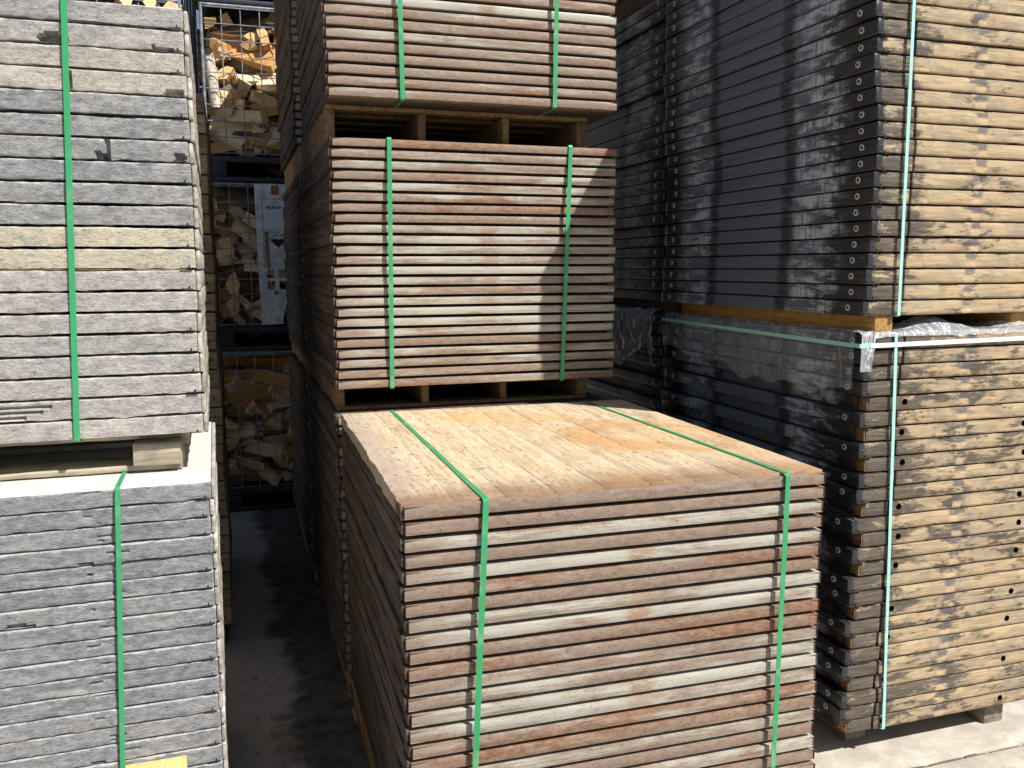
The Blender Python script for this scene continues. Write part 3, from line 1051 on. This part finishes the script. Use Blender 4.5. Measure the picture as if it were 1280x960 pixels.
zt = ZD1 + .0008
bearer("sawn orange timber bearer between the right stacks, its end in sun", (1.815, 2.128, zt), (1.880, 3.30, ZD2 - .0002), M['timber'], 1)
bearer("timber bearer under the upper right stack, hidden behind crumpled film", (2.36, 2.15, zt), (2.425, 3.30, ZD2 - .0002), M['timber'], 2)
d_stack("the topmost rear right stack", "boards of the topmost rear right stack", 3, 1.752, 3.372, ZD2 + 27 * PD + .102 + 3 * PD, 0, "n", lambda i: 0, jx=.006)
bearer("dark timber bearer between the rear right stacks", (1.80, 3.38, zt), (1.865, 4.58, ZD2 - .0002), M['pallet_dark'], 3)
bearer("second dark timber bearer between the rear right stacks", (2.36, 3.38, zt), (2.425, 4.58, ZD2 - .0002), M['pallet_dark'], 4)
bearer("brown timber bearer on top of the rear upper right stack", (1.765, 3.39, ZD2 + 27 * PD + .001), (1.85, 4.58, ZD2 + 27 * PD + .10), M['pallet_dark'], 5)
zD = ZD1 - 27 * PD
bearer("short grey bearer under the lower right stack on sunlit concrete", (1.858, 2.215, 0), (1.938, 3.30, zD - .0005), M['greywood'], 6)
bearer("far grey bearer under the lower right stack", (2.38, 2.16, 0), (2.46, 3.30, zD - .0005), M['greywood'], 7)
bearer("bearer under the rear lower right stack", (1.80, 3.40, 0), (1.88, 4.58, zD - .0005), M['greywood'], 8)
bearer("inner bearer under the rear lower right stack", (2.38, 3.40, 0), (2.46, 4.58, zD - .0005), M['greywood'], 9)

yD = 2.1164
loop_strap("turquoise strap down the front of the upper right stack", 1.873, 1.883, yD - .006, yD + DD, ZD2 + 29 * PD, ZD2, M['teal'], .0108, group="turquoise straps round the right stacks")
loop_strap("turquoise strap down the front of the lower right stack", 1.878, 1.912, yD - .006, yD + DD, ZD1, zD, M['teal'], .0108, group="turquoise straps round the right stacks")
# strap running level round the top of the lower right stack: shaded green side, white front
zs = ZD1 - .026
strap("level_strap", "turquoise strap running level along the black side over the film", sub((1.752, yD + DD, zs + .004), (1.746, yD, zs - .008), 12) + [(1.750, yD - .008, zs - .008), (1.80, yD - .0085, zs - .007)], (0, 0, 1), .0125, M['teal'])
strap("level_strap", "white strap running level across the front of the lower right stack", sub((1.785, yD - .0100, zs - .008), (2.56, yD - .013, zs + .001), 10), (0, 0, 1), .0135, M['white'])


# ------------------------------------------------------------------ clear film over the lower right stacks
def film(label, x0, x1, y0, y1, ztop, hang, seed, wr=.012, side_x=None):
    NU, NV = 70, 44
    v, f = [], []
    ht = x1 - x0
    for i in range(NU + 1):
        u = i / NU
        y = y0 + (y1 - y0) * u
        h = hang(u) * (1 + .25 * noise.noise(Vector((u * 9, seed, 0))))
        tot = ht + h
        for j in range(NV + 1):
            s = tot * j / NV
            n1 = noise.noise(Vector((y * 7, s * 9, seed)))
            n2 = abs(noise.noise(Vector((y * 17 + s * 8, s * 14, seed + 3))))
            if s < ht:
                p = Vector((x1 - s, y, ztop + .006 + wr * .8 * abs(n1) + .01 * n2))
            else:
                d = s - ht
                p = Vector((x0 - .005 - wr * (abs(n1) * min(1, d / .05) + .5 * n2), y, ztop + .004 - d))
            v.append(p)
    for i in range(NU):
        for j in range(NV):
            a = i * (NV + 1) + j
            f.append([a, a + 1, a + NV + 2, a + NV + 1])
    m = bpy.data.meshes.new("plastic_film")
    m.from_pydata(v, [], f)
    m.materials.append(M['film'])
    m.polygons.foreach_set("use_smooth", [True] * len(m.polygons))
    return props(part("plastic_film", m, color=(2.6 if seed == 8 else 1.1, 0, 0, 1)), label, "film", "clear film sheets over the lower right stacks")


film("clear plastic film hanging over the black side of the lower right stack", 1.762, 1.812, 2.14, 3.33, ZD1, lambda u: .17 + .03 * math.sin(u * 5), 2)
film("crumpled clear film hanging off the rear lower right stack", 1.742, 1.80, 3.40, 4.50, ZD1, lambda u: .12 + .16 * max(0, math.sin(u * 3.0)) if u > .03 else .2, 8, .03)
# crumpled sheet lying on the front edge, and the flap at the corner
NU, NV = 80, 26
v, f = [], []
for i in range(NU + 1):
    x = 1.755 + .78 * i / NU
    for j in range(NV + 1):
        s = .34 * j / NV
        n1 = noise.noise(Vector((x * 9, s * 12, 4)))
        n2 = abs(noise.noise(Vector((x * 22 + s * 9, s * 18, 9))))
        hump = .038 * math.exp(-((x - 2.06) / .10) ** 2) + .026 * math.exp(-((x - 2.40) / .08) ** 2)
        hump *= 0 if 1.80 < x < 1.90 else 1
        edge = .02 * noise.noise(Vector((x * 7, 1, 1)))
        hang = (.115 if x < 1.80 else (.012 + .02 * abs(noise.noise(Vector((x * 13, 5, 5))))))
        hang *= 1 - max(0, min(1, (x - 1.785) / .02)) * .0 if x < 1.80 else 1
        tot = hang + .20
        d = tot * j / NV
        if d < hang:
            p = Vector((x, yD - .0075 - .004 * n2 - .003 * abs(n1), ZD1 + .004 - (hang - d)))
        else:
            q = (d - hang)
            p = Vector((x, yD - .004 + q, min(ZD2 - .003 if x > 1.78 else 9, ZD1 + .005 + hump * math.sin(min(1, q / .16) * math.pi) + .010 * n2 * min(1, q / .03))))
        v.append(p)
for i in range(NU):
    for j in range(NV):
        a = i * (NV + 1) + j
        if 1.812 < v[a].x < 1.885 and v[a].y > 2.12:
            continue                     # cut round the bearer
        f.append([a, a + NV + 1, a + NV + 2, a + 1])
m = bpy.data.meshes.new("plastic_film")
m.from_pydata(v, [], f)
m.materials.append(M['film'])
m.polygons.foreach_set("use_smooth", [True] * len(m.polygons))
props(part("plastic_film", m, color=(2.4, 0, 0, 1)), "crumpled clear film along the sunlit front edge below the upper right stack", "film", "clear film sheets over the lower right stacks")


# ------------------------------------------------------------------ wire cages of firewood
CX0, CX1, CY0, CY1 = -.100, .90, 5.704, 6.70
wv = MB().tube((0, 0, 0), (0, 0, .87), .0030, 6).mesh("wire", M['wire'])
wh = MB().tube((0, 0, 0), (CX1 - CX0, 0, 0), .0030, 6).mesh("wire", M['wire'])
wd = MB().tube((0, 0, 0), (0, CY1 - CY0, 0), .0030, 6).mesh("wire", M['wire'])
rail_x = MB().tube((-.004, 0, 0), (CX1 - CX0 + .004, 0, 0), .009, 8).mesh("top_rail", M['wire'])
post_m = MB().tube((0, 0, 0), (0, 0, .89), .009, 8).mesh("corner_post", M['wire'])


def cage(label, x0, z0, zfoot, closed):
    w, d = CX1 - CX0, CY1 - CY0
    t = empty("wire_cage", (x0, CY0, z0), 0, label, "cage", "stacked wire firewood cages")
    b = MB()
    h = z0 - zfoot
    b.rbox((0, 0, -.042), (w, d, -.004), (8, 8, 3), .006, .001, 9, 1)
    b.rbox((0, 0, -h + .002), (w, d, -h + .030), (8, 8, 3), .005, .001, 9, 2)
    b.rbox((.004, d * .55, -h + .028), (w - .004, d * .55 + .02, -.040), (8, 3, 3), .004, .001, 9, 7)  # full-width rib added to keep bright ground out of the dark openings
    for xx in (0, w / 2 - .06, w - .11):
        for yy in (0, d / 2 - .06, d - .12):
            b.rbox((xx + .001, yy + .001, -h + .028), (xx + .11, yy + .12, -.040), (4, 4, 4), .006, .001, 9, 3)
    part("pallet_base", b.mesh("pallet_base", M['black'], 40), t)
    for q in range(10):
        part("wire", wv, t, (.004 + (w - .008) * q / 9, 0, 0))
        if q:
            part("wire", wv, t, (.0, d * q / 10, 0))
    for q in range(10):
        z = .012 + .094 * q
        part("wire", wh, t, (0, -.006, z))
        if q % 2 == 0:
            part("wire", wd, t, (-.006, 0, z))
    part("top_rail", rail_x, t, (0, 0, .872))
    for xx, yy in ((0, 0), (w, 0), (0, d), (w, d)):
        part("corner_post", post_m, t, (xx, yy, -.01))
    return t


LV = ((.150, 0), (1.192, 1.035), (2.236, 2.078))
names = ("bottom wire cage of firewood at the end of the dark alley", "middle wire cage of firewood carrying the bright metal plate", "top wire cage of firewood lit by the sun at its upper half")
cages = [cage(names[i], CX0, a, b, True) for i, (a, b) in enumerate(LV)]
lnames = ("bottom firewood cage hidden behind the left stacks", "middle firewood cage hidden behind the left stacks", "top firewood cage peeping over the upper left stack")
for i, (a, b) in enumerate(LV):
    cage(lnames[i], -1.215, a, b, True)

cage("uppermost wire cage resting on the sunlit firewood cage", CX0, 3.280, 3.121, True)
cage("uppermost wire cage in the column behind the upper left stack", -1.215, 3.280, 3.121, True)

# ribbed black post filling the slit between the two cage columns
t = empty("black_post", (-.158, 5.76, 0), 0, "black ribbed plastic post between the two columns of firewood cages", "post")
part("post_core", box_mesh("post_core", (-.030, .012, 0), (.030, .10, 3.6), M['black'], .003, (3, 3, 3)), t)
for q in range(4):
    part("rib", box_mesh("rib", (-.028 + q * .016, -.004, 0), (-.020 + q * .016, .0115, 3.6), M['black'], .002, (2, 2, 2)), t)


# ---- the metal plate wired to the middle cage
def plate_mesh():
    """galvanised sheet with punched openings, local x right, z up, origin top-left"""
    bm = bmesh.new()
    W_, H_ = .285, .865
    arc = [(.145 + .075 - .075 * math.cos(a), -H_ + .165 * math.sin(a)) for a in [math.pi / 2 * i / 8 for i in range(9)]]
    outer = [(0, 0), (W_, 0), (W_, -H_ + .165)] + [(x, z) for x, z in reversed(arc[1:])] + [(.142, -H_), (.012, -H_ - .005)]

    def loop(pts):
        vs = [bm.verts.new((x, 0, z)) for x, z in pts]
        return [bm.edges.new((vs[i], vs[(i + 1) % len(vs)])) for i in range(len(vs))]
    e = loop(outer)

    def rect(x, z, w, h, r=.006):
        pts = []
        for cx, cz, a0 in ((x + w - r, z - r, 0), (x + r, z - r, 90), (x + r, z - h + r, 180), (x + w - r, z - h + r, 270)):
            for q in range(4):
                a = math.radians(a0 + q * 30)
                pts.append((cx + r * math.cos(a), cz + r * math.sin(a)))
        return pts
    for x, z, w, h in ((.100, -.010, .048, .056), (.054, -.523, .046, .052), (.128, -.523, .046, .052), (.058, -.594, .046, .054), (.130, -.594, .048, .054), (.096, -.655, .026, .026)):
        e += loop(rect(x, z, w, h))
    bmesh.ops.triangle_fill(bm, edges=e, use_beauty=True)
    r = bmesh.ops.extrude_face_region(bm, geom=bm.faces[:])
    for q in r['geom']:
        if isinstance(q, bmesh.types.BMVert):
            q.co.y += .0025
    bmesh.ops.recalc_face_normals(bm, faces=bm.faces)
    m = bpy.data.meshes.new("label_plate")
    bm.to_mesh(m)
    bm.free()
    m.materials.append(M['plate'])
    return m


pl = part("label_plate", plate_mesh(), cages[1], (.262, -.020, .876))


def flat(name, pts, mat, y, parent):
    """thin flat print or sticker in the plate's plane"""
    mb = MB()
    mb.prism([[(x, y, z) for x, z in pts], [(x, y + .0006, z) for x, z in pts]], [0] * len(pts))
    return part(name, mb.mesh(name, mat), parent)


ragged = [(.046, -.128)] + [(.046 + .023 * q, -.128 - .016 * abs(noise.noise(Vector((q * .9, 2, 2)))) * 2) for q in range(1, 10)] + [(.262, -.130), (.268, -.19), (.262, -.215), (.270, -.27)]
flat("sticker", ragged + [(.21, -.272), (.12, -.268), (.046, -.274), (.049, -.2)], M['paper'], -.0010, pl)
flat("tape_residue", [(.050, -.288), (.076, -.288), (.080, -.515), (.056, -.52)], M['chips'], -.0009, pl)
flat("white_tag", [(.208, -.484), (.240, -.482), (.241, -.518), (.209, -.520)], M['paper'], -.0012, pl)
for q in range(3):
    x = .06 + q * .03
    flat("torn_patch", [(x, -.135 - .01 * q), (x + .02, -.130), (x + .045, -.142), (x + .03, -.158 + .004 * q), (x + .012, -.149)], M['worn'], -.0018, pl)
for q, pts in enumerate((((.042, -.088), (.270, -.086)), ((.042, -.284), (.042, -.088)), ((.042, -.540 + .02), (.042, -.300)))):
    flat("pressed_ridge", [pts[0], pts[1], (pts[1][0] + .004, pts[1][1] - .004), (pts[0][0] + .004, pts[0][1] - .004)], M['worn'], -.0010, pl)
cx, cz, R_ = .133, -.338, .052
flat("hazard_diamond", [(cx, cz + R_), (cx + R_, cz), (cx, cz - R_), (cx - R_, cz)], M['ink'], -.0012, pl)
flat("diamond_field", [(cx, cz + R_ - .006), (cx + R_ - .006, cz), (cx - R_ + .006, cz)], M['paper'], -.0020, pl)
for x0, dx in ((-.020, .012), (.008, -.006)):       # two tilted test tubes pouring
    flat("pictogram_tube", [(cx + x0, cz + .022), (cx + x0 + .022, cz + .028), (cx + x0 + .023, cz + .023), (cx + x0 + .001, cz + .017)], M['ink'], -.0026, pl)
flat("pictogram_hand", [(cx + .004, cz + .005), (cx + .030, cz + .008), (cx + .034, cz + .003), (cx + .012, cz + .0005), (cx + .002, cz + .002)], M['ink'], -.0026, pl)
flat("pictogram_bar", [(cx - .034, cz + .006), (cx - .006, cz + .006), (cx - .006, cz + .001), (cx - .036, cz + .001)], M['ink'], -.0026, pl)
flat("wire_tag", [(-.082, -.738), (-.066, -.738), (-.066, -.766), (-.082, -.766)], M['paper'], -.004, pl)


# ---- firewood
def log_mesh(sd):
    r = random.Random(100 + sd)
    L = r.uniform(.21, .31)
    R = r.uniform(.058, .090)
    a0, a1 = 0, math.radians(r.choice((75, 95, 120, 150)))
    if sd % 4 == 3:                                     # flat riven slab
        w, h = r.uniform(.055, .085), r.uniform(.022, .04)
        sec = [(-w, -h * .8), (w * .9, -h), (w, h * .5), (.2 * w, h), (-w * .9, h * .7)]
        mis = [0, 0, 0, 0, 1 if r.random() < .4 else 0]
    else:
        sec = [(0, 0)] + [(R * math.cos(a0 + (a1 - a0) * q / 4) * r.uniform(.9, 1.08), R * math.sin(a0 + (a1 - a0) * q / 4) * r.uniform(.9, 1.08)) for q in range(5)]
        mis = [0, 1, 1, 1, 1, 0]
    cx_ = sum(p[0] for p in sec) / len(sec)
    cz_ = sum(p[1] for p in sec) / len(sec)
    sec = [(p[0] - cx_, p[1] - cz_) for p in sec]
    rings = []
    bx, bz = r.uniform(-.012, .012), r.uniform(-.012, .012)
    for q in range(6):
        s = q / 5
        tw = (s - .5) * r.uniform(-.08, .25)
        c, n_ = math.cos(tw), math.sin(tw)
        k = 1 + .10 * noise.noise(Vector((s * 3, sd, 0)))
        ring = []
        for e_, (x, z) in enumerate(sec):
            j = 1 + .10 * noise.noise(Vector((e_ * 3.1, s * 4, sd * 7.7)))
            X, Z = (x * c - z * n_) * k * j + bx * math.sin(s * 3.1), (x * n_ + z * c) * k * j + bz * math.sin(s * 3.1)
            ring.append(((s - .5) * L + (.012 * x / R if q in (0, 5) else 0), X, Z))
        rings.append(ring)
    mb = MB().prism(rings, mis, 2)
    return mb, L, max(max(abs(p[0]), abs(p[1])) for p in sec)


LOGM = []
for sd in range(14):
    mb, L, R = log_mesh(sd)
    LOGM.append((mb.mesh("firewood_log", [M['split'], M['bark'], M['logend']], 35), L, R))


def log(x, y, z, sd, rot, label, group):
    o = part("firewood_log", LOGM[sd % 14][0], None, (x, y, z), rot=rot)
    return props(o, label, "log", group)


def heap(x0, x1, z0, z1, y0, y1, seed, name):
    """the logs behind the front row, past telling apart"""
    r = random.Random(seed)
    mb = MB()
    z = z0 + .05
    while z < z1:
        x = x0
        while x < x1:
            y = y0
            while y < y1:
                src, L, R = log_mesh(r.randrange(14))
                mat = Matrix.Translation((x + r.uniform(0, .08), y + .05, z + r.uniform(-.02, .02))) @ Matrix.Rotation(r.uniform(-.5, .5), 4, 'Y') @ Matrix.Rotation(r.choice((0, 0, 1.57)) + r.uniform(-.3, .3), 4, 'Z') @ Matrix.Rotation(r.uniform(0, 6.28), 4, 'X')
                base = len(mb.v)
                mb.v += [mat @ p for p in src.v]
                mb.f += [[base + q for q in fc] for fc in src.f]
                mb.mi += src.mi
                y += .16
            x += .24
        z += .095
    o = part("firewood_heap", mb.mesh("firewood_heap", [M['split'], M['bark'], M['logend']], 35))
    return props(o, name, "firewood heap", None, "stuff")


def fill(ci, label, group, z1, x0=-.06, x1=.60, seed=1, tilt=.25):
    r = random.Random(seed)
    za = LV[ci][0]
    z = za + .06
    row = 0
    while z < za + z1:
        x = x0 + r.uniform(-.03, .01)
        row += 1
        col = 0
        while x < x1:
            sd = r.randrange(14)
            m_, L, R = LOGM[sd]
            side = r.random() < .55
            if side:
                ww = L * r.uniform(.62, .9)
                rot = (r.uniform(0, 6.28), r.uniform(-tilt, tilt), r.uniform(-.45, .45))
                yy = CY0 + .035 + R * 1.0 + r.uniform(0, .06)
            else:
                ww = R * r.uniform(1.35, 1.75)
                rot = (r.uniform(0, 6.28), r.uniform(-.35, .35), math.pi / 2 + r.uniform(-.55, .55))
                yy = CY0 + .02 + L * .5 + r.uniform(0, .05)
            px = max(x + ww / 2, x0 + (L * .42 if side else R * .8))
            col += 1
            log(px, yy, z + r.uniform(-.035, .035), sd, rot, f"{'sideways' if side else 'end-on'} split log, {ORD[col]} from left in {ORD[row]} layer up of {label}", group)
            x += ww * .94
        z += .072


for ci in range(3):
    a = LV[ci][0]
    heap(-.05, .85, a, a + .84, 5.95, 6.6, 40 + ci, ("mass of firewood deep inside the bottom cage", "mass of firewood deep inside the middle cage", "mass of firewood deep inside the top cage")[ci])
heap(-.05, .85, 3.28, 4.1, 5.80, 6.6, 55, "mass of firewood inside the uppermost cage")
heap(-1.16, -.28, LV[2][0], LV[2][0] + .78, 5.93, 6.6, 77, "mass of firewood inside the cage over the upper left stack")
fill(0, "the bottom cage", "logs in the bottom cage", .76, seed=5, tilt=.25)
fill(1, "the middle cage", "logs in the middle cage", .80, seed=12, tilt=.9)
fill(2, "the top cage", "logs in the top cage", .80, seed=9, tilt=.5)
rr = random.Random(3)
for q in range(10):
    log(-1.05 + q * .088, 5.80, 3.03 + rr.uniform(-.02, .03), q * 3, (rr.uniform(0, 6), rr.uniform(-.3, .3), rr.choice((0, 1.5)) + rr.uniform(-.3, .3)),
        f"firewood log {ORD[q + 1]} from left, peeping over the upper left stack", "logs seen over the upper left stack")
# the white-barked birch billet standing at the left of the top cage
mb = MB()
rings = []
for q in range(7):
    s = q / 6
    R = .034 + .003 * noise.noise(Vector((s * 3, 1, 1)))
    rings.append([((s - .5) * .30, R * math.cos(2 * math.pi * i / 12), R * math.sin(2 * math.pi * i / 12)) for i in range(12)])
mb.prism(rings, [0] * 12, 1)
o = part("birch_log", mb.mesh("birch_log", [M['birch'], M['logend']], 40), None, (-.052, 5.745, 2.665), rot=(0, math.radians(84), 0))
props(o, "white-barked birch log standing upright at the left of the top cage", "log")

# ------------------------------------------------------------------ small litter on the alley floor
mb = MB()
for q in range(170):
    x, y = rnd.uniform(-.04, .33), rnd.uniform(1.6, 5.4)
    s = rnd.uniform(.0015, .007) * (1.6 if rnd.random() < .12 else 1)
    a = rnd.uniform(0, 3.14)
    dx, dy = math.cos(a) * s, math.sin(a) * s
    z = .0015
    mb.prism([[(x - dx, y - dy, z), (x + dx, y + dy, z), (x + dx - dy * .4, y + dy + dx * .4, z + .002), (x - dx - dy * .4, y - dy + dx * .4, z + .001)],
              [(x - dx, y - dy, z + .003), (x + dx, y + dy, z + .004), (x + dx - dy * .4, y + dy + dx * .4, z + .005), (x - dx - dy * .4, y - dy + dx * .4, z + .004)]], [0] * 4)
props(part("wood_litter", mb.mesh("wood_litter", M['chips'])), kind="stuff")
props(part("thin_stick", MB().tube((.08, 3.93, .006), (.25, 4.03, .010), .0035, 6).mesh("thin_stick", M['chips'])),
      "thin pale stick lying across the dark alley floor", "stick")
